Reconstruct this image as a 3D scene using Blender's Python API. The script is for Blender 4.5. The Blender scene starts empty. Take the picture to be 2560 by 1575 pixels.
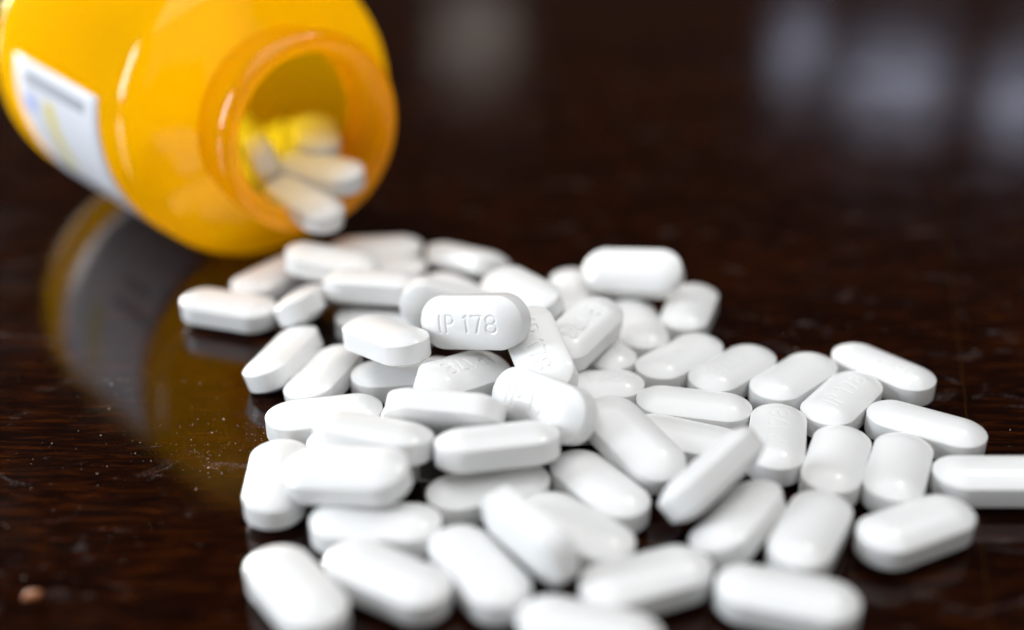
import bpy, bmesh, math, random
from mathutils import Matrix, Vector, Euler
random.seed(7)
MM = 0.001
sc = bpy.context.scene
C = sc.collection

# ------------------------------------------------------------------ camera
cam_data = bpy.data.cameras.new('camera')
cam = bpy.data.objects.new('camera', cam_data); C.objects.link(cam)
cam.location = (0, 0, 0.11684)
cam.rotation_euler = (math.radians(90 - 28.1), 0, 0)
cam_data.sensor_width = 36.0
cam_data.lens = 3218.0 * 36.0 / 2560.0
cam_data.clip_start = 0.005
cam_data.clip_end = 50
cam_data.dof.use_dof = True
cam_data.dof.focus_distance = 0.2085
cam_data.dof.aperture_fstop = 4.2
cam_data.dof.aperture_blades = 0
sc.camera = cam

# ------------------------------------------------------------------ light
sc.view_settings.view_transform = 'Standard'
sc.view_settings.look = 'None'
sc.view_settings.gamma = 1.0
sc.view_settings.use_curve_mapping = False
sc.view_settings.exposure = 0.12
sc.cycles.max_bounces = 24
sc.cycles.diffuse_bounces = 10
sc.cycles.transmission_bounces = 12
sc.cycles.transparent_max_bounces = 24
world = bpy.data.worlds.new('World'); sc.world = world
world.use_nodes = True
world.node_tree.nodes['Background'].inputs['Color'].default_value = (0.95, 0.86, 0.78, 1)
world.node_tree.nodes['Background'].inputs['Strength'].default_value = 0.02

def area(name, loc, target, sx, sy, power, col):
    l = bpy.data.lights.new(name, 'AREA'); l.shape = 'RECTANGLE'
    l.size = sx; l.size_y = sy; l.energy = power; l.color = col
    o = bpy.data.objects.new(name, l); C.objects.link(o)
    o.location = loc
    o.rotation_euler = (Vector(target) - Vector(loc)).to_track_quat('-Z', 'Y').to_euler()
    return o
TGT = (0.0, 0.18, 0.0)
def polar(az, el, d):      # azimuth to the right of straight ahead, elevation, distance from the tablets
    a, e = math.radians(az), math.radians(el)
    return (TGT[0] + d*math.cos(e)*math.sin(a), TGT[1] + d*math.cos(e)*math.cos(a), d*math.sin(e))
area('window_light', polar(-98, 19, 1.4), TGT, 0.42, 0.66, 18, (0.87, 0.935, 1.0))
area('bottle_back_light', polar(-41, 5, 0.9), (-0.08, 0.29, 0.03), 0.3, 0.10, 10, (1.0, 0.98, 0.95))  # added lamp, no window there: lights the base so the bottle plastic glows
area('ceiling_light', polar(0, 89, 1.75), TGT, 2.4, 2.4, 34, (0.975, 0.985, 1.0))
area('room_light', polar(155, 38, 2.4), TGT, 3.6, 2.4, 10, (1.0, 0.985, 0.97))
area('ceiling_lamp', polar(46, 58, 1.9), TGT, 0.13, 0.13, 4.0, (1.0, 0.97, 0.92))
# far windows whose blurred reflections lie on the table top
for loc, w, h, p in (((0.94, 4.136, 1.119), 0.12, 0.15, 0.10), ((1.235, 4.010, 1.190), 0.30, 0.15, 0.24), ((1.60, 3.87, 1.200), 0.20, 0.13, 0.17)):
    area('far_window_light', loc, TGT, w, h, p, (0.70, 0.77, 1.0))
area('far_wall_light', (-0.121, 4.249, 1.105), TGT, 0.24, 0.22, 0.09, (1.0, 0.93, 0.85))

# ------------------------------------------------------------------ helpers
def new_mat(name):
    m = bpy.data.materials.new(name); m.use_nodes = True
    nt = m.node_tree
    for n in list(nt.nodes): nt.nodes.remove(n)
    out = nt.nodes.new('ShaderNodeOutputMaterial')
    return m, nt, out
def N(nt, t, **k):
    n = nt.nodes.new(t)
    for a, b in k.items():
        if a.startswith('i_'): n.inputs[a[2:].replace('_', ' ')].default_value = b
        else: setattr(n, a, b)
    return n
def link_obj(name, me, mat=None, parent=None):
    o = bpy.data.objects.new(name, me); C.objects.link(o)
    if mat: me.materials.append(mat)
    if parent: o.parent = parent
    return o
def tag(o, label, cat=None, group=None, kind=None):
    if label: o['label'] = label
    if cat: o['category'] = cat
    if group: o['group'] = group
    if kind: o['kind'] = kind
def smooth(me):
    me.polygons.foreach_set('use_smooth', [True]*len(me.polygons)); me.update()

# ------------------------------------------------------------------ table top
def mat_wood():
    m, nt, out = new_mat('dark_polished_wood')
    L = nt.links.new
    tc = N(nt, 'ShaderNodeTexCoord')
    mp = N(nt, 'ShaderNodeMapping'); mp.inputs['Rotation'].default_value = (0, 0, math.radians(32))
    mp.inputs['Scale'].default_value = (110, 1000, 110)
    L(tc.outputs['Object'], mp.inputs['Vector'])
    grain = N(nt, 'ShaderNodeTexNoise', i_Scale=1.0, i_Detail=8.0, i_Roughness=0.65, i_Distortion=0.5)
    L(mp.outputs[0], grain.inputs['Vector'])
    mp2 = N(nt, 'ShaderNodeMapping'); mp2.inputs['Rotation'].default_value = (0, 0, math.radians(32))
    mp2.inputs['Scale'].default_value = (14, 40, 14)
    L(tc.outputs['Object'], mp2.inputs['Vector'])
    broad = N(nt, 'ShaderNodeTexNoise', i_Scale=1.0, i_Detail=4.0, i_Roughness=0.6, i_Distortion=0.8)
    L(mp2.outputs[0], broad.inputs['Vector'])
    mixn = N(nt, 'ShaderNodeMath', operation='MULTIPLY_ADD'); mixn.inputs[1].default_value = 0.85
    L(grain.outputs['Fac'], mixn.inputs[0])
    bm2 = N(nt, 'ShaderNodeMath', operation='MULTIPLY'); bm2.inputs[1].default_value = 0.18
    L(broad.outputs['Fac'], bm2.inputs[0]); L(bm2.outputs[0], mixn.inputs[2])
    ramp = N(nt, 'ShaderNodeValToRGB')
    e = ramp.color_ramp.elements
    e[0].position = 0.36; e[0].color = (0.0020, 0.00035, 0.0001, 1)
    e[1].position = 0.70; e[1].color = (0.046, 0.0100, 0.0007, 1)
    x = e.new(0.52); x.color = (0.0085, 0.0014, 0.00015, 1)
    L(mixn.outputs[0], ramp.inputs['Fac'])
    # hairline joint in the veneer
    sep = N(nt, 'ShaderNodeSeparateXYZ'); L(tc.outputs['Object'], sep.inputs[0])
    # smudges
    sm = N(nt, 'ShaderNodeTexNoise', i_Scale=55.0, i_Detail=6.0, i_Roughness=0.7)
    L(tc.outputs['Object'], sm.inputs['Vector'])
    rr = N(nt, 'ShaderNodeMapRange'); rr.inputs['From Min'].default_value = 0.45; rr.inputs['From Max'].default_value = 0.75
    rr.inputs['To Min'].default_value = 0.10; rr.inputs['To Max'].default_value = 0.18
    L(sm.outputs['Fac'], rr.inputs['Value'])
    bump = N(nt, 'ShaderNodeBump', i_Strength=0.03, i_Distance=0.0002)
    L(grain.outputs['Fac'], bump.inputs['Height'])
    # dried smears and powder film: pale patches of their own shape
    mps = N(nt, 'ShaderNodeMapping'); mps.inputs['Rotation'].default_value = (0, 0, math.radians(-20)); mps.inputs['Scale'].default_value = (90, 190, 90)
    L(tc.outputs['Object'], mps.inputs['Vector'])
    s1 = N(nt, 'ShaderNodeTexNoise', i_Scale=1.0, i_Detail=5.0, i_Roughness=0.6, i_Distortion=1.2); L(mps.outputs[0], s1.inputs['Vector'])
    s2 = N(nt, 'ShaderNodeTexNoise', i_Scale=2600.0, i_Detail=2.0); L(tc.outputs['Object'], s2.inputs['Vector'])
    sr = N(nt, 'ShaderNodeMapRange'); sr.inputs['From Min'].default_value = 0.60; sr.inputs['From Max'].default_value = 0.78
    L(s1.outputs['Fac'], sr.inputs['Value'])
    s3 = N(nt, 'ShaderNodeMapRange'); s3.inputs['From Min'].default_value = 0.42; s3.inputs['From Max'].default_value = 0.70
    L(s2.outputs['Fac'], s3.inputs['Value'])
    sp = N(nt, 'ShaderNodeMath', operation='MULTIPLY'); L(sr.outputs[0], sp.inputs[0]); L(s3.outputs[0], sp.inputs[1])
    sq = N(nt, 'ShaderNodeMath', operation='MULTIPLY'); sq.inputs[1].default_value = 0.55; L(sp.outputs[0], sq.inputs[0])
    # a pale hairline along a joint in the veneer
    jx = N(nt, 'ShaderNodeMath', operation='MULTIPLY_ADD'); jx.inputs[1].default_value = -0.25; jx.inputs[2].default_value = -0.0311
    jn = N(nt, 'ShaderNodeTexNoise', i_Scale=160.0, i_Detail=3.0); L(tc.outputs['Object'], jn.inputs['Vector'])
    jw = N(nt, 'ShaderNodeMath', operation='MULTIPLY_ADD'); jw.inputs[1].default_value = 0.0007; L(jn.outputs['Fac'], jw.inputs[0])
    L(sep.outputs[1], jx.inputs[0]); L(jx.outputs[0], jw.inputs[2])
    ja = N(nt, 'ShaderNodeMath', operation='ADD'); L(sep.outputs[0], ja.inputs[0]); L(jw.outputs[0], ja.inputs[1])
    jb = N(nt, 'ShaderNodeMath', operation='ABSOLUTE'); L(ja.outputs[0], jb.inputs[0])
    jc = N(nt, 'ShaderNodeMath', operation='LESS_THAN'); jc.inputs[1].default_value = 0.00009; L(jb.outputs[0], jc.inputs[0])
    jd = N(nt, 'ShaderNodeMath', operation='MULTIPLY'); jd.inputs[1].default_value = 0.16; L(jc.outputs[0], jd.inputs[0])
    mxa = N(nt, 'ShaderNodeMix', data_type='RGBA'); mxa.inputs['B'].default_value = (0.30, 0.25, 0.24, 1)
    L(sq.outputs[0], mxa.inputs['Factor']); L(ramp.outputs['Color'], mxa.inputs['A'])
    mxb = N(nt, 'ShaderNodeMix', data_type='RGBA'); mxb.inputs['B'].default_value = (0.16, 0.075, 0.012, 1)
    L(jd.outputs[0], mxb.inputs['Factor']); L(mxa.outputs['Result'], mxb.inputs['A'])
    p = N(nt, 'ShaderNodeBsdfPrincipled')
    L(mxb.outputs['Result'], p.inputs['Base Color']); L(rr.outputs[0], p.inputs['Roughness'])
    L(bump.outputs[0], p.inputs['Normal'])
    p.inputs['IOR'].default_value = 1.42
    L(p.outputs[0], out.inputs['Surface'])
    return m
def build_table():
    bm = bmesh.new()
    bmesh.ops.create_cube(bm, size=1.0)
    bmesh.ops.scale(bm, vec=(1.5, 1.05, 0.03), verts=bm.verts)
    bmesh.ops.translate(bm, vec=(0.05, 0.40, -0.015), verts=bm.verts)
    bmesh.ops.bevel(bm, geom=[e for e in bm.edges], offset=0.004, segments=3, affect='EDGES')
    me = bpy.data.meshes.new('table_top'); bm.to_mesh(me); bm.free()
    o = link_obj('table_top', me, mat_wood())
    tag(o, 'dark polished brown wooden table top under the spilled tablets', None, None, 'structure')
build_table()

# ------------------------------------------------------------------ tablets
BR, NR = 30.9, 18.6
MOUTH = Vector((-37.43, 233.52, 30.95))*MM
PHI = math.radians(41.1)
AX = Vector((math.sin(PHI), -math.cos(PHI), 0))
TL, TW, TB, TD = 19.0, 9.0, 3.2, 1.54
A_ = TW/2; HL = (TL-TW)/2; RC = (A_*A_+TD*TD)/(2*TD)
def arc(cx, cy, rx, ry, a0, a1, n=14):
    return [(cx+rx*math.cos(math.radians(a0+(a1-a0)*i/n)), cy+ry*math.sin(math.radians(a0+(a1-a0)*i/n))) for i in range(n+1)]
# the imprint "IP 178" as strokes in millimetres, centred on the face
STROKES = [
    [(-5.55, -1.5), (-5.55, 1.5)],
    [(-4.35, -1.55), (-4.35, 1.5)], [(-4.35, 1.5), (-3.75, 1.5)] + arc(-3.75, 0.72, 0.78, 0.78, 90, -90)[1:] + [(-4.35, -0.06)],
    [(-0.55, -1.5), (-0.55, 1.5)], [(-0.55, 1.5), (-0.95, 1.1)],
    [(0.45, 1.45), (2.15, 1.45), (1.25, -1.55)],
    arc(3.95, 0.75, 0.82, 0.75, 0, 360, 20), arc(3.95, -0.78, 0.92, 0.80, 0, 360, 20),
]
SEGS = [(a[i], a[i+1]) for a in STROKES for i in range(len(a)-1)]
def imprint(x, y):
    x -= 0.55; y /= 0.9
    if abs(x) > 6.4 or abs(y) > 2.4: return 0.0
    d = 9.0
    for (x0, y0), (x1, y1) in SEGS:
        dx, dy = x1-x0, y1-y0
        t = max(0.0, min(1.0, ((x-x0)*dx+(y-y0)*dy)/(dx*dx+dy*dy)))
        q = math.hypot(x-x0-t*dx, y-y0-t*dy)
        if q < d: d = q
    if d > 0.28: return 0.0
    t = max(0.0, 1.0-d/0.27)
    return -min(1.0, t*1.8)**1.2 if t > 0 else 0.0
def build_tablet_mesh(depth):
    prof = []                                   # (radius, z, imprinted) from top centre to bottom centre
    n_top = 46
    for i in range(n_top+1):
        r = (A_-0.10)*i/n_top
        prof.append((max(r, 0.004), TB/2+math.sqrt(RC*RC-r*r)-(RC-TD), True))
    prof += [(A_-0.045, TB/2+0.02, False), (A_-0.008, TB/2-0.03, False), (A_, TB/2-0.10, False), (A_+0.01, 0, False), (A_, -TB/2+0.10, False), (A_-0.008, -TB/2+0.03, False), (A_-0.045, -TB/2-0.02, False)]
    for i in range(14, -1, -1):
        r = (A_-0.10)*i/14
        prof.append((max(r, 0.004), -(TB/2+math.sqrt(RC*RC-r*r)-(RC-TD)), False))
    na, ns = 44, 96                             # points on each end arc, on each straight side
    def around(r):
        pts = []
        for i in range(na): t = -math.pi/2+math.pi*i/na; pts.append((HL+r*math.cos(t), r*math.sin(t)))
        for i in range(ns): pts.append((HL-2*HL*i/ns, r))
        for i in range(na): t = math.pi/2+math.pi*i/na; pts.append((-HL+r*math.cos(t), r*math.sin(t)))
        for i in range(ns): pts.append((-HL+2*HL*i/ns, -r))
        return pts
    verts, faces = [], []
    K = 2*na+2*ns
    for r, z, im in prof:
        for x, y in around(r):
            dz = imprint(x, y)*depth if im else 0.0
            verts.append((x*MM, y*MM, (z+dz)*MM))
    for k in range(len(prof)-1):
        b0, b1 = k*K, (k+1)*K
        for i in range(K):
            j = (i+1) % K
            faces.append((b0+i, b1+i, b1+j, b0+j))
    # close the slit along the ridge
    for base, flip in ((0, False), ((len(prof)-1)*K, True)):
        for i in range(ns):
            a0 = base+na+i; a1 = base+na+(i+1)
            c0 = base+(2*na+ns+ns-i) % K if (2*na+ns+ns-i) < K else base; c1 = base+2*na+ns+ns-i-1
            f = (a0, a1, c1, c0)
            faces.append(tuple(reversed(f)) if flip else f)
    me = bpy.data.meshes.new('tablet')
    me.from_pydata(verts, [], faces); me.validate(); smooth(me)
    bm = bmesh.new(); bm.from_mesh(me); bmesh.ops.recalc_face_normals(bm, faces=bm.faces); bm.to_mesh(me); bm.free()
    return me
def mat_tablet():
    m, nt, out = new_mat('white_coated_tablet')
    L = nt.links.new
    tc = N(nt, 'ShaderNodeTexCoord'); oi = N(nt, 'ShaderNodeObjectInfo')
    off = N(nt, 'ShaderNodeVectorMath', operation='MULTIPLY_ADD')
    off.inputs[1].default_value = (1, 1, 1)
    L(tc.outputs['Object'], off.inputs[0]); 
    rv = N(nt, 'ShaderNodeCombineXYZ'); L(oi.outputs['Random'], rv.inputs[0]); L(oi.outputs['Random'], rv.inputs[1])
    L(rv.outputs[0], off.inputs[2])
    fine = N(nt, 'ShaderNodeTexNoise', i_Scale=5200.0, i_Detail=3.0, i_Roughness=0.6)
    L(off.outputs[0], fine.inputs['Vector'])
    pit = N(nt, 'ShaderNodeTexNoise', i_Scale=1500.0, i_Detail=3.0, i_Roughness=0.55)
    L(off.outputs[0], pit.inputs['Vector'])
    pr = N(nt, 'ShaderNodeMapRange'); pr.inputs['From Min'].default_value = 0.28; pr.inputs['From Max'].default_value = 0.40
    L(pit.outputs['Fac'], pr.inputs['Value'])
    add = N(nt, 'ShaderNodeMath', operation='MULTIPLY_ADD'); add.inputs[1].default_value = 0.5
    L(pr.outputs[0], add.inputs[0]); L(fine.outputs['Fac'], add.inputs[2])
    bump = N(nt, 'ShaderNodeBump', i_Strength=0.32, i_Distance=0.00005)
    L(add.outputs[0], bump.inputs['Height'])
    cl = N(nt, 'ShaderNodeMapRange'); cl.inputs['To Min'].default_value = 0.76; cl.inputs['To Max'].default_value = 0.81
    L(oi.outputs['Random'], cl.inputs['Value'])
    cc = N(nt, 'ShaderNodeCombineColor')
    for i, k in enumerate((0.99, 0.99, 0.982)):
        q = N(nt, 'ShaderNodeMath', operation='MULTIPLY'); q.inputs[1].default_value = k
        L(cl.outputs[0], q.inputs[0]); L(q.outputs[0], cc.inputs[i])
    p = N(nt, 'ShaderNodeBsdfPrincipled')
    L(cc.outputs[0], p.inputs['Base Color'])
    p.inputs['Roughness'].default_value = 0.42
    p.inputs['Specular IOR Level'].default_value = 0.4
    p.inputs['Coat Weight'].default_value = 0.5
    p.inputs['Coat Roughness'].default_value = 0.13
    p.inputs['Subsurface Weight'].default_value = 0.35
    p.inputs['Subsurface Radius'].default_value = (1.0, 0.85, 0.7)
    p.inputs['Subsurface Scale'].default_value = 0.0009
    L(bump.outputs[0], p.inputs['Normal'])
    L(p.outputs[0], out.inputs['Surface'])
    return m
tablet_mat = mat_tablet()
tablet_mesh = build_tablet_mesh(0.05); tablet_mesh.materials.append(tablet_mat)     # imprint nearly filled by the coating
crisp_mesh = build_tablet_mesh(0.18); crisp_mesh.materials.append(tablet_mat)       # well-pressed imprint
CRISP = {'B1', 'B4', 'B6', 'B5', 'B7'}

# key, (x, y, z in mm, turn, tilt about x, tilt about y in radians), face up: p plain, t imprint, r imprint turned round
TABLETS = [
    ('A1', (63.880, 191.237, 3.140, 2.337, 0.000, 0.000), 't'),
    ('A2', (66.180, 173.250, 3.140, 2.614, 0.000, 0.000), 'p'),
    ('A3', (54.507, 181.025, 3.140, 0.901, 0.000, 0.000), 't'),
    ('A4', (47.911, 188.065, 3.140, 0.769, 0.000, 0.000), 'p'),
    ('A5', (37.929, 190.857, 3.140, 0.769, 0.000, 0.000), 'r'),
    ('A6', (29.286, 194.912, 3.140, 0.769, 0.000, 0.000), 't'),
    ('A7', (29.809, 179.232, 3.140, -0.222, 0.000, 0.000), 'p'),
    ('A8', (41.737, 169.753, 3.140, 1.344, 0.000, 0.000), 't'),
    ('A9', (49.726, 163.541, 3.140, 1.184, 0.000, 0.000), 'p'),
    ('A10', (58.677, 161.501, 3.140, 1.166, 0.000, 0.000), 'p'),
    ('A12', (57.474, 147.360, 3.140, 0.460, 0.000, 0.000), 'p'),
    ('D1', (-53.403, 214.776, 3.140, 2.833, 0.000, 0.000), 'p'),
    ('C13', (33.263, 213.459, 3.140, 1.255, 0.000, 0.000), 'p'),
    ('A11', (72.882, 159.671, 3.140, -0.002, 0.000, 0.000), 'p'),
    ('A13', (42.201, 146.232, 3.140, 1.076, 0.000, 0.000), 'p'),
    ('A14', (32.463, 148.752, 3.490, 0.956, -0.153, -0.288), 'p'),
    ('A15', (28.767, 152.635, 9.336, 0.641, -0.514, -0.718), 'p'),
    ('B1', (-6.047, 186.467, 16.117, -0.267, 1.151, -0.613), 't'),
    ('B2', (-10.616, 203.934, 9.001, -0.338, 1.618, -0.162), 'p'),
    ('B3', (1.690, 209.416, 9.065, -0.933, 0.137, -0.299), 'p'),
    ('B4', (4.633, 183.599, 11.420, -1.331, 0.419, -0.321), 't'),
    ('B5', (12.060, 194.349, 9.342, 0.974, 0.185, 0.047), 'r'),
    ('B6', (4.883, 169.586, 10.318, -0.710, 0.725, -0.753), 't'),
    ('B7', (-7.976, 181.210, 8.273, 0.840, -0.026, 0.294), 'r'),
    ('B8', (-21.074, 187.839, 11.755, -0.870, -0.160, -0.093), 'p'),
    ('B9', (-18.052, 189.314, 3.140, 0.121, 0.000, 0.000), 'p'),
    ('B10', (-32.233, 189.964, 2.970, 1.251, -0.052, -0.159), 'p'),
    ('B11', (-40.121, 196.120, 3.434, 1.257, -0.109, -0.308), 'p'),
    ('B12', (-10.336, 168.776, 9.558, -0.184, -0.944, 0.157), 'p'),
    ('B12b', (-11.765, 175.635, 3.140, -0.091, 0.000, 0.000), 'p'),
    ('B13', (-20.905, 161.951, 9.334, -0.327, -0.205, 0.059), 'p'),
    ('B13b', (-23.119, 165.845, 3.140, -0.475, 0.000, 0.000), 'p'),
    ('C1', (-35.303, 159.213, 3.140, 1.636, 0.000, 0.000), 'p'),
    ('C2', (-23.698, 152.564, 9.135, -0.231, 0.127, -0.175), 'p'),
    ('C3', (-2.136, 159.195, 9.670, 0.244, -0.210, -0.024), 'p'),
    ('C4', (-3.499, 156.447, 3.140, 0.357, 0.000, 0.000), 'p'),
    ('C5', (-19.453, 147.930, 3.140, -0.067, 0.000, 0.000), 'p'),
    ('C6', (12.963, 157.168, 3.140, -0.990, 0.000, 0.000), 'p'),
    ('C7', (18.606, 164.677, 6.514, -0.923, 0.259, 0.076), 'p'),
    ('C8', (10.385, 176.049, 3.140, 0.073, 0.000, 0.000), 'p'),
    ('C9', (27.508, 169.704, 3.140, -0.389, 0.000, 0.000), 'p'),
    ('C10', (12.836, 185.235, 3.140, 0.073, 0.000, 0.000), 't'),
    ('C11', (14.907, 198.963, 3.140, 2.064, 0.000, 0.000), 'p'),
    ('C12', (22.900, 206.914, 3.140, -1.416, 0.000, 0.000), 'p'),
    ('C14', (22.767, 216.987, 9.836, -0.254, 0.602, -0.287), 'p'),
    ('C15', (11.965, 219.831, 3.140, 1.571, 0.000, 0.000), 'p'),
    ('D2', (-38.852, 212.067, 5.609, 1.687, -0.340, -0.453), 'p'),
    ('D3', (-47.011, 227.461, 3.140, -2.226, 0.000, 0.000), 'p'),
    ('D4', (-34.665, 224.355, 8.059, -0.197, 0.011, 0.115), 'p'),
    ('D5', (-27.920, 240.020, 3.140, 0.092, 0.000, 0.000), 'p'),
    ('D6', (-25.409, 211.972, 9.378, -0.123, -0.188, 0.019), 'p'),
    ('D7', (-26.512, 230.743, 3.140, 0.029, 0.000, 0.000), 'p'),
    ('D8', (-9.128, 233.877, 4.045, -0.639, -0.435, 0.207), 'p'),
    ('D9', (-9.934, 219.619, 3.140, -0.813, 0.000, 0.000), 'p'),
    ('D10', (-23.400, 207.668, 3.140, -0.314, 0.000, 0.000), 'p'),
    ('E1', (-28.698, 133.816, 3.140, 2.203, 0.000, 0.000), 'p'),
    ('E2', (-16.784, 136.500, 3.140, -0.545, 0.000, 0.000), 'p'),
    ('E3', (-4.515, 138.136, 3.140, -1.018, 0.000, 0.000), 'p'),
    ('E4', (2.311, 141.435, 7.085, -0.885, 0.981, -1.446), 'p'),
    ('E5', (9.086, 146.885, 3.140, -0.765, 0.000, 0.000), 'p'),
    ('E6', (18.050, 136.035, 3.140, 0.376, 0.000, 0.000), 'p'),
    ('E7', (36.295, 132.399, 3.140, -0.288, 0.000, 0.000), 'p'),
    ('E8', (9.864, 125.945, 3.140, -0.315, 0.000, 0.000), 'p'),
    ('B14', (-30.429, 176.701, 3.140, 0.226, 0.000, 0.000), 'p'),
    ('F1', (-40.891, 233.643, 17.090, -0.742, 0.143, 0.133), 'p'),
]

GROUP_OUT = 'white tablets spilled from the bottle'
GROUP_IN = 'white tablets still in the bottle'
LABELS = {
    'B1': 'white oblong tablet stamped IP 178 propped up on its edge on top of the heap',
    'B2': 'white oblong tablet standing on edge right behind the upright tablet stamped IP 178',
    'B3': 'plain white oblong tablet slanting down behind the top of the heap, beside the upright ones',
    'B4': 'tilted white tablet with a sideways 178 stamp, half under the top tablet of the heap',
    'B5': 'tilted white tablet with an upside-down stamp leaning out of the heap beside the sideways-stamped one',
    'B6': 'tilted white tablet stamped IP 178 lying below and in front of the sideways-stamped tablet',
    'B7': 'white tablet with an upside-down stamp lying right under the top tablet of the heap',
    'B8': 'white tablet raised on the heap with one end pressed against the upright top tablet',
    'B9': 'white tablet lying flat under the raised one that touches the upright top tablet',
    'B10': 'white tablet lying on the wood between the leaning edge tablet and the heap',
    'B11': 'white tablet leaning steeply at the edge of the heap with its narrow side band showing',
    'B12': 'white tablet tipped back so its side band and underside show, below the upside-down stamped one',
    'B12b': 'white tablet mostly hidden under the tipped-back tablet with its band showing',
    'B13': 'white tablet with one end lifted, behind the plain one that bridges its neighbours',
    'B13b': 'white tablet almost hidden under two others, only its rounded ends peeking out',
    'B14': 'plain white tablet lying flat on the wood at the heap edge, band sharply focused',
    'C1': 'white tablet lying on the wood, half covered by a plain tablet across its side',
    'C2': 'plain white tablet lying across its neighbours with its end over a half-covered tablet',
    'C3': 'plain white tablet raised in the heap, its long side band clear, dark gap below',
    'C4': 'white tablet lying flat directly under the raised one with the long clear side band',
    'C5': 'white tablet lying flat in front of the plain tablet that bridges its neighbours',
    'C6': 'plain white tablet lying slantwise on the wood just below the front stamped IP 178 tablet',
    'C7': 'plain white tablet resting on others beside the edge-standing one, sloping towards it',
    'C8': 'white tablet mostly buried under the front stamped IP 178 tablet, one end showing',
    'C9': 'white tablet wedged flat behind the one standing on its edge',
    'C10': 'flat white tablet with 178 showing, its other half under the sideways-stamped tablet',
    'C11': 'small visible end of a white tablet under the leaning upside-down stamped one',
    'C12': 'white tablet lying flat under the big raised plain one behind the heap, rounded end forward',
    'C13': 'white tablet lying flat beside and partly under the big raised plain one behind the heap',
    'C14': 'big-looking plain white tablet resting on top of others behind the heap, against the dark wood',
    'C15': 'end of a white tablet peeking out behind the raised plain one, against dark wood',
    'A1': 'flat white tablet with a faint stamp, outermost at the far corner of the layer',
    'A2': 'plain flat white tablet at the outer edge of the single layer, beside bare dark wood',
    'A3': 'faintly stamped flat white tablet wedged between the two outermost tablets of the single layer',
    'A4': 'plain flat white tablet side by side with faintly stamped ones in the single layer',
    'A5': 'flat white tablet with a faint stamp between a plain one and another stamped one',
    'A6': 'flat white tablet with a faint IP stamp, next to the heap in the side-by-side row',
    'A7': 'plain flat white tablet lying crosswise in front of the side-by-side slanted row',
    'A8': 'flat white tablet with a faint stamp standing lengthwise next to the edge-standing tablet',
    'A9': 'middle of three parallel flat white tablets lying lengthwise in the single layer',
    'A10': 'last of three parallel flat white tablets, next to the one lying straight across',
    'A11': 'white tablet lying straight across at the very end of the single layer',
    'A12': 'plain white tablet lying alone in front of the three parallel ones, dark wood beside it',
    'A13': 'white tablet lying lengthwise between the slanted tablet and the lone one by bare wood',
    'A14': 'slanted white tablet lying right under the lower side of the edge-standing tablet',
    'A15': 'white tablet standing on its long edge, leaning over others with its band facing out',
    'D1': 'white tablet lying apart at the tip of the spill, near the bottle reflection',
    'D2': 'white tablet tilted on its side behind the steeply leaning one at the heap edge',
    'D3': 'white tablet in shadow near the bottle, half behind the one lying apart',
    'D4': 'white tablet in front of the bottle mouth with an orange glow on its top',
    'D5': 'white tablet lying right under the lip of the orange bottle',
    'D6': 'white tablet raised behind the heap with its flat side band facing out',
    'D7': 'white tablet lying mostly hidden behind the raised one with the flat side band',
    'D8': 'plain white tablet slanting away behind the heap, next to the one under the bottle mouth',
    'D9': 'white tablet mostly hidden in front of the slanting one behind the heap',
    'D10': 'white tablet lying on the wood under the raised one with the flat side band',
    'E1': 'blurred plain white tablet at the spill corner facing the lone crumb on bare wood',
    'E2': 'blurred plain white tablet between the corner one facing the crumb and a lengthwise one',
    'E3': 'blurred white tablet lying lengthwise between a slanted plain one and the tipped edge tablet',
    'E4': 'blurred white tablet tipped onto its edge against a flat one it overlaps',
    'E5': 'blurred flat white tablet with another tipped onto its edge against it',
    'E6': 'blurred white tablet lying across, next to the flat one under the tipped edge tablet',
    'E7': 'blurred plain white tablet lying straight across, dark wood at its free end',
    'E8': 'blurred white tablet cut off by the picture edge, next to the lengthwise ones',
    'F1': 'white tablet hanging out over the lip of the orange bottle',
    'F2': 'white tablet lying in the bottle mouth behind the one hanging over the lip',
    'F3': 'white tablet seen end-on against the inner side of the bottle neck',
    'F4': 'white tablet lying end-on inside the bottle neck, its top tinted yellow',
    'F5': 'dim yellow-tinted tablet deeper inside the bottle between two brighter ones',
    'G': 'white oblong tablet still inside the orange bottle, dimly seen through its wall',
}
def place_axis(key, loc, xa, up, face='p'):       # a tablet given by its long axis and the way its face looks
    o = bpy.data.objects.new('tablet', tablet_mesh); C.objects.link(o)
    xa = Vector(xa).normalized(); z = Vector(up); z = (z-xa*z.dot(xa)).normalized(); y = z.cross(xa)
    R = Matrix((xa, y, z)).transposed().to_4x4()
    if face == 'p': R = R @ Matrix.Rotation(math.pi, 4, 'X')
    o.matrix_world = Matrix.Translation(Vector(loc)*MM) @ R
    tag(o, LABELS[key], 'tablet', GROUP_IN if key[0] in 'FG' else GROUP_OUT)
    return o
def settle_inside(o):                           # push a tablet off the bottle wall towards the bottle's axis
    def room(d):
        if d < 0.5: return 99.0
        if d < 12: return 15.2
        if d < 14: return 15.4+(d-12)*2.5
        if d < 22: return min(29.5, 20.4+(d-14)*1.2)
        return 29.5 if d < 75 else 29.5-(d-75)
    for it in range(8):
        worst, push = 0.05, None
        for v in list(o.data.vertices)[::11]:
            p = (o.matrix_world @ v.co-MOUTH)/MM; d = -p.dot(AX); q = p+AX*d
            if q.length-room(d) > worst: worst, push = q.length-room(d), -q.normalized()
        if push is None: break
        o.matrix_world = Matrix.Translation(push*worst*MM) @ o.matrix_world
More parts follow.
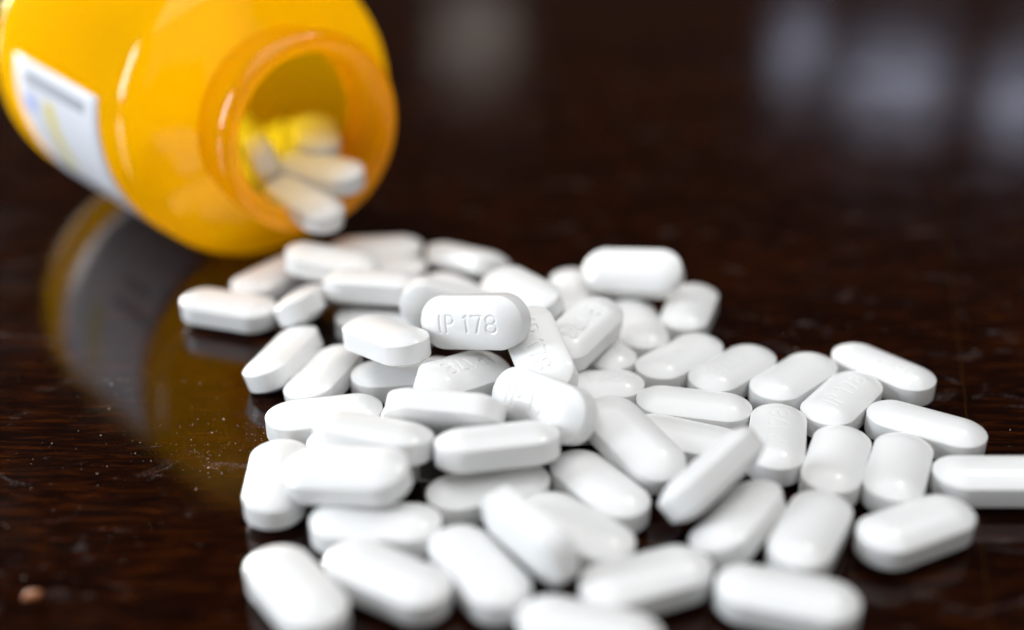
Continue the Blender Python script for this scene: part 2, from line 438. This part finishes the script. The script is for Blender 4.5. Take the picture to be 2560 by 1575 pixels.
def place_tablet(key, q, face):
    x, y, z, yaw, tx, ty = q
    o = bpy.data.objects.new('tablet', crisp_mesh if key in CRISP else tablet_mesh); C.objects.link(o)
    a = math.hypot(tx, ty)
    R = Matrix.Rotation(a, 4, Vector((tx, ty, 0)).normalized()) if a > 1e-6 else Matrix.Identity(4)
    R = R @ Matrix.Rotation(yaw, 4, 'Z')
    if face == 'p': R = R @ Matrix.Rotation(math.pi, 4, 'X')
    if face == 'r': R = R @ Matrix.Rotation(math.pi, 4, 'Z')
    o.matrix_world = Matrix.Translation((x*MM, y*MM, z*MM)) @ R
    tag(o, LABELS[key], 'tablet', GROUP_IN if key[0] in 'FG' else GROUP_OUT)
    return o
for t_ in TABLETS: place_tablet(*t_)
place_axis('F3', (-50.6, 242.9, 23.2), (0.2, -0.9, 0.33), (-0.9, 0.0, -0.35))
settle_inside(place_axis('F4', (-39.5, 251.4, 23.2), (0.22, -0.97, -0.02), (0.1, 0, 1)))
settle_inside(place_axis('F2', (-37.6, 240.4, 20.0), (0.90, -0.42, -0.03), (-0.15, -0.1, 1)))
place_axis('F5', (-49.5, 267.0, 16.6), (0.3, -0.95, -0.03), (-0.3, 0, 1))
for k_, (d_, s_, z_, a_) in enumerate(((33, -6, 5.3, 20), (36, 8, 5.6, 75), (46, -10, 6.3, 60), (48, 3, 4.9, 150), (58, 9, 5.8, 10), (60, -7, 5.4, 100), (68, 2, 4.9, 45), (40, -2, 11.2, 130), (52, -3, 11.0, 40), (62, 2, 11.2, 95), (45, 6, 16.6, 15), (30, 1, 11.6, 60), (29, -14, 13.5, 140), (27, -6, 8.5, 35), (38, -16, 15.0, 50), (55, -14, 12.5, 120))):
    p_ = MOUTH/MM - AX*d_ + AX.cross(Vector((0, 0, 1)))*s_
    settle_inside(place_axis('G', (p_.x, p_.y, z_), (math.cos(math.radians(a_)), math.sin(math.radians(a_)), 0.05), (0, 0, 1)))

# ------------------------------------------------------------------ bottle
def mat_bottle(name='orange_translucent_plastic', gt=0.77, gd=0.58):
    m, nt, out = new_mat(name)
    L = nt.links.new
    tr = N(nt, 'ShaderNodeBsdfTransparent'); tr.inputs['Color'].default_value = (1.0, 0.74, 0.03, 1)
    tl = N(nt, 'ShaderNodeBsdfTranslucent'); tl.inputs['Color'].default_value = (1.0, gt, 0.003, 1)
    df = N(nt, 'ShaderNodeBsdfDiffuse'); df.inputs['Color'].default_value = (1.0, gd, 0.0015, 1)
    m1 = N(nt, 'ShaderNodeMixShader'); m1.inputs[0].default_value = 0.28
    L(tl.outputs[0], m1.inputs[1]); L(df.outputs[0], m1.inputs[2])
    m2 = N(nt, 'ShaderNodeMixShader'); m2.inputs[0].default_value = 0.86
    L(tr.outputs[0], m2.inputs[1]); L(m1.outputs[0], m2.inputs[2])
    gl = N(nt, 'ShaderNodeBsdfGlossy'); gl.inputs['Roughness'].default_value = 0.08; gl.inputs['Color'].default_value = (1, 1, 1, 1)
    fr = N(nt, 'ShaderNodeFresnel'); fr.inputs['IOR'].default_value = 1.34
    m3 = N(nt, 'ShaderNodeMixShader')
    ge = N(nt, 'ShaderNodeNewGeometry'); inv = N(nt, 'ShaderNodeMath', operation='SUBTRACT'); inv.inputs[0].default_value = 1.0
    L(ge.outputs['Backfacing'], inv.inputs[1])
    mu = N(nt, 'ShaderNodeMath', operation='MULTIPLY'); L(fr.outputs[0], mu.inputs[0]); L(inv.outputs[0], mu.inputs[1])
    cap = N(nt, 'ShaderNodeMath', operation='MINIMUM'); cap.inputs[1].default_value = 0.05; L(mu.outputs[0], cap.inputs[0])
    L(cap.outputs[0], m3.inputs[0]); L(m2.outputs[0], m3.inputs[1]); L(gl.outputs[0], m3.inputs[2])
    L(m3.outputs[0], out.inputs['Surface'])
    return m
def mat_inner():
    m, nt, out = new_mat('clear_amber_inner_wall')
    L = nt.links.new
    tr = N(nt, 'ShaderNodeBsdfTransparent'); tr.inputs['Color'].default_value = (1.0, 0.93, 0.62, 1)
    gl = N(nt, 'ShaderNodeBsdfGlossy'); gl.inputs['Roughness'].default_value = 0.08
    fr = N(nt, 'ShaderNodeFresnel'); fr.inputs['IOR'].default_value = 1.3
    m3 = N(nt, 'ShaderNodeMixShader')
    ge = N(nt, 'ShaderNodeNewGeometry'); inv = N(nt, 'ShaderNodeMath', operation='SUBTRACT'); inv.inputs[0].default_value = 1.0
    L(ge.outputs['Backfacing'], inv.inputs[1])
    mu = N(nt, 'ShaderNodeMath', operation='MULTIPLY'); L(fr.outputs[0], mu.inputs[0]); L(inv.outputs[0], mu.inputs[1])
    cap = N(nt, 'ShaderNodeMath', operation='MINIMUM'); cap.inputs[1].default_value = 0.025; L(mu.outputs[0], cap.inputs[0])
    L(cap.outputs[0], m3.inputs[0]); L(tr.outputs[0], m3.inputs[1]); L(gl.outputs[0], m3.inputs[2])
    L(m3.outputs[0], out.inputs['Surface'])
    return m
def lathe(name, prof, n=96, inner_from=None, inner_to=None):
    verts, faces = [], []
    for r, z in prof:
        for i in range(n):
            t = 2*math.pi*i/n
            verts.append((r*math.cos(t)*MM, r*math.sin(t)*MM, z*MM))
    for k in range(len(prof)-1):
        for i in range(n):
            j = (i+1) % n
            faces.append((k*n+i, k*n+j, (k+1)*n+j, (k+1)*n+i))
    me = bpy.data.meshes.new(name); me.from_pydata(verts, [], faces); smooth(me)
    if inner_from is not None:
        for i, f in enumerate(me.polygons):
            f.material_index = 1 if inner_from <= i//n < inner_to else 0
    bm = bmesh.new(); bm.from_mesh(me); bmesh.ops.recalc_face_normals(bm, faces=bm.faces); bm.to_mesh(me); bm.free()
    return me
def build_bottle():
    root = bpy.data.objects.new('pill_bottle', None); C.objects.link(root)
    base_len = 82.0
    base_pt = MOUTH - AX*base_len*MM
    root.location = base_pt
    X = AX.cross(Vector((0, 0, 1))).normalized()
    R = Matrix((X, AX.cross(X).normalized(), AX)).transposed().to_4x4()
    root.matrix_world = Matrix.Translation(base_pt) @ R
    pl = mat_bottle()
    H = base_len
    # neck and lip (local z runs from the base to the mouth)
    neck = [(15.4, H-12.0), (15.2, H-4.2), (15.5, H-2.6), (16.3, H-1.1), (17.3, H-0.25), (18.2, H), (19.0, H-0.3), (19.6, H-1.1), (19.9, H-2.3), (19.9, H-3.6), (19.6, H-5.2),
            (19.2, H-7.0), (19.0, H-8.5), (18.9, H-10.0), (18.8, H-11.2), (18.6, H-12.0), (15.4, H-12.0)]
    inner_mat = mat_inner()
    o = link_obj('neck', lathe('neck', neck, inner_from=0, inner_to=2), mat_bottle('thick_orange_plastic', 0.66, 0.48), root); o.data.materials.append(inner_mat)
    sh = [(18.6, H-12.0), (19.6, H-12.5), (21.5, H-13.1), (23.6, H-13.9)]     # shoulder: gentle cone, then a tight turn into the side
    for i in range(11):
        t = math.radians(22+68*i/10)
        sh.append((BR-7.0+7.0*math.sin(t), H-21.6+7.0*math.cos(t)))
    wall = 1.3
    outer = sh + [(BR, 6.0)] + [(BR-5.5+5.5*math.cos(math.radians(a)), 5.5-5.5*math.sin(math.radians(a))) for a in range(15, 91, 15)] + [(12.0, 0.0), (10.0, 1.2), (0.05, 1.8)]
    inner = [(0.05, 3.1), (24.0, 1.6), (28.2, 3.4), (BR-wall, 7.0)] + [(max(r-wall, 15.4) if k else 15.4, z-0.9 if k else z) for k, (r, z) in reversed(list(enumerate(sh)))]
    body = outer + inner + [outer[0]]
    b = link_obj('body', lathe('body', body, inner_from=len(outer)-1, inner_to=len(body)), pl, root); b.data.materials.append(inner_mat)
    # paper label wrapped round the body
    n, m_ = 48, 10
    verts, faces, uvs = [], [], []
    z0, z1 = 82-66.6, 82-27.8
    a0, a1 = LABEL_A0, LABEL_A1
    for k in range(m_+1):
        for i in range(n+1):
            t = math.radians(a0+(a1-a0)*i/n); z = z0+(z1-z0)*k/m_
            verts.append(((BR+0.12)*math.cos(t)*MM, (BR+0.12)*math.sin(t)*MM, z*MM)); uvs.append((k/m_, i/n))
    for k in range(m_):
        for i in range(n):
            q = k*(n+1)+i; faces.append((q, q+1, q+n+2, q+n+1))
    me = bpy.data.meshes.new('label'); me.from_pydata(verts, [], faces); smooth(me)
    uv = me.uv_layers.new(name='UVMap')
    for lp in me.loops: uv.data[lp.index].uv = uvs[lp.vertex_index]
    lb = link_obj('label', me, mat_label(), root)
    lb['label'] = 'white printed paper label with grey text bar'
    sol = lb.modifiers.new('thickness', 'SOLIDIFY'); sol.thickness = 0.0001; sol.offset = 1
    tag(root, 'orange translucent pill bottle lying open on its side, tablets spilling out', 'bottle')
    return root
def mat_label():
    m, nt, out = new_mat('printed_label_paper')
    L = nt.links.new
    uv = N(nt, 'ShaderNodeUVMap'); sep = N(nt, 'ShaderNodeSeparateXYZ'); L(uv.outputs[0], sep.inputs[0])
    col = None
    prev = N(nt, 'ShaderNodeRGB'); prev.outputs[0].default_value = (0.78, 0.79, 0.84, 1); cur = prev.outputs[0]
    def rng(sock, lo, hi):
        a = N(nt, 'ShaderNodeMath', operation='GREATER_THAN'); a.inputs[1].default_value = lo
        b = N(nt, 'ShaderNodeMath', operation='LESS_THAN'); b.inputs[1].default_value = hi
        L(sock, a.inputs[0]); L(sock, b.inputs[0])
        c = N(nt, 'ShaderNodeMath', operation='MULTIPLY'); L(a.outputs[0], c.inputs[0]); L(b.outputs[0], c.inputs[1])
        return c.outputs[0]
    for u0, u1, v0, v1, c in LABEL_MARKS:
        k = N(nt, 'ShaderNodeMath', operation='MULTIPLY')
        L(rng(sep.outputs[0], u0, u1), k.inputs[0]); L(rng(sep.outputs[1], v0, v1), k.inputs[1])
        mx = N(nt, 'ShaderNodeMix', data_type='RGBA')
        L(k.outputs[0], mx.inputs['Factor']); L(cur, mx.inputs['A']); mx.inputs['B'].default_value = c + (1,)
        cur = mx.outputs['Result']
    p = N(nt, 'ShaderNodeBsdfPrincipled'); L(cur, p.inputs['Base Color'])
    p.inputs['Roughness'].default_value = 0.45
    L(p.outputs[0], out.inputs['Surface'])
    return m
LABEL_A0, LABEL_A1 = -13.5, 70
LABEL_MARKS = [(0.12, 0.85, 0.055, 0.105, (0.36, 0.37, 0.41)), (0.33, 0.46, 0.15, 0.5, (0.80, 0.68, 0.22)), (0.06, 0.22, 0.17, 0.25, (0.42, 0.5, 0.85)), (0.5, 0.9, 0.55, 0.6, (0.3, 0.3, 0.35)), (0.5, 0.8, 0.66, 0.7, (0.3, 0.3, 0.35))]
build_bottle()

# ------------------------------------------------------------------ dust and crumb on the table
def plain_mat(name, col, rough=0.8):
    m, nt, out = new_mat(name)
    tc = N(nt, 'ShaderNodeTexCoord'); no = N(nt, 'ShaderNodeTexNoise', i_Scale=1800.0, i_Detail=3.0)
    nt.links.new(tc.outputs['Object'], no.inputs['Vector'])
    mx = N(nt, 'ShaderNodeMix', data_type='RGBA'); mx.inputs['A'].default_value = tuple(c*0.6 for c in col)+(1,); mx.inputs['B'].default_value = col+(1,)
    nt.links.new(no.outputs['Fac'], mx.inputs['Factor'])
    p = N(nt, 'ShaderNodeBsdfPrincipled'); p.inputs['Roughness'].default_value = rough
    nt.links.new(mx.outputs['Result'], p.inputs['Base Color']); nt.links.new(p.outputs[0], out.inputs['Surface'])
    return m
def build_dust():
    rnd = random.Random(11)
    verts, faces = [], []
    def speck(x, y, r):
        b = len(verts); n = rnd.randint(4, 6); a0 = rnd.random()*6.3; st = rnd.uniform(1, 1.8); ang = rnd.random()*3.14
        for i in range(n):
            t = a0+6.283*i/n; q = r*rnd.uniform(0.7, 1.2); u, v = q*st*math.cos(t), q*math.sin(t)
            verts.append(((x+u*math.cos(ang)-v*math.sin(ang))*MM, (y+u*math.sin(ang)+v*math.cos(ang))*MM, 0.00001))
        verts.append((x*MM, y*MM, r*0.9*MM))
        for i in range(n): faces.append((b+i, b+(i+1) % n, b+n))
    for k in range(500):
        speck(rnd.uniform(-85, 105), rnd.uniform(120, 330), min(0.13, 0.022*math.exp(rnd.gauss(0.2, 0.65))))
    for cx, cy, n, s in ((-52, 176, 110, 9), (-68, 186, 50, 10), (-43, 171, 70, 5), (-75, 165, 40, 9), (86, 178, 20, 8), (50, 215, 30, 7), (-58, 152, 30, 10), (-45, 178, 50, 4)):
        for k in range(n):
            speck(rnd.gauss(cx, s), rnd.gauss(cy, s*0.7), min(0.15, 0.026*math.exp(rnd.gauss(0.3, 0.6))))
    me = bpy.data.meshes.new('powder_dust'); me.from_pydata(verts, [], faces)
    o = link_obj('powder_dust', me, plain_mat('pale_powder', (0.62, 0.55, 0.5)))
    tag(o, 'fine pale tablet powder and dust specks scattered over the dark table', 'dust', None, 'stuff')
    me2 = None
build_dust()
def build_crumb():
    rnd = random.Random(5)
    bm = bmesh.new(); bmesh.ops.create_icosphere(bm, subdivisions=2, radius=1.0)
    for v in bm.verts:
        k = rnd.uniform(0.8, 1.15); v.co = Vector((v.co.x*1.25*k+0.35*v.co.y, v.co.y*1.0*k, max(v.co.z, -0.55)*0.55*k))*MM
    me = bpy.data.meshes.new('crumb'); bm.to_mesh(me); bm.free(); smooth(me)
    o = link_obj('crumb', me, plain_mat('brown_crumb', (0.34, 0.11, 0.03), 0.6))
    o.location = (-0.0655, 0.1369, 0.00034)
    tag(o, 'small orange brown crumb lying alone on the dark wood', 'crumb')
build_crumb()
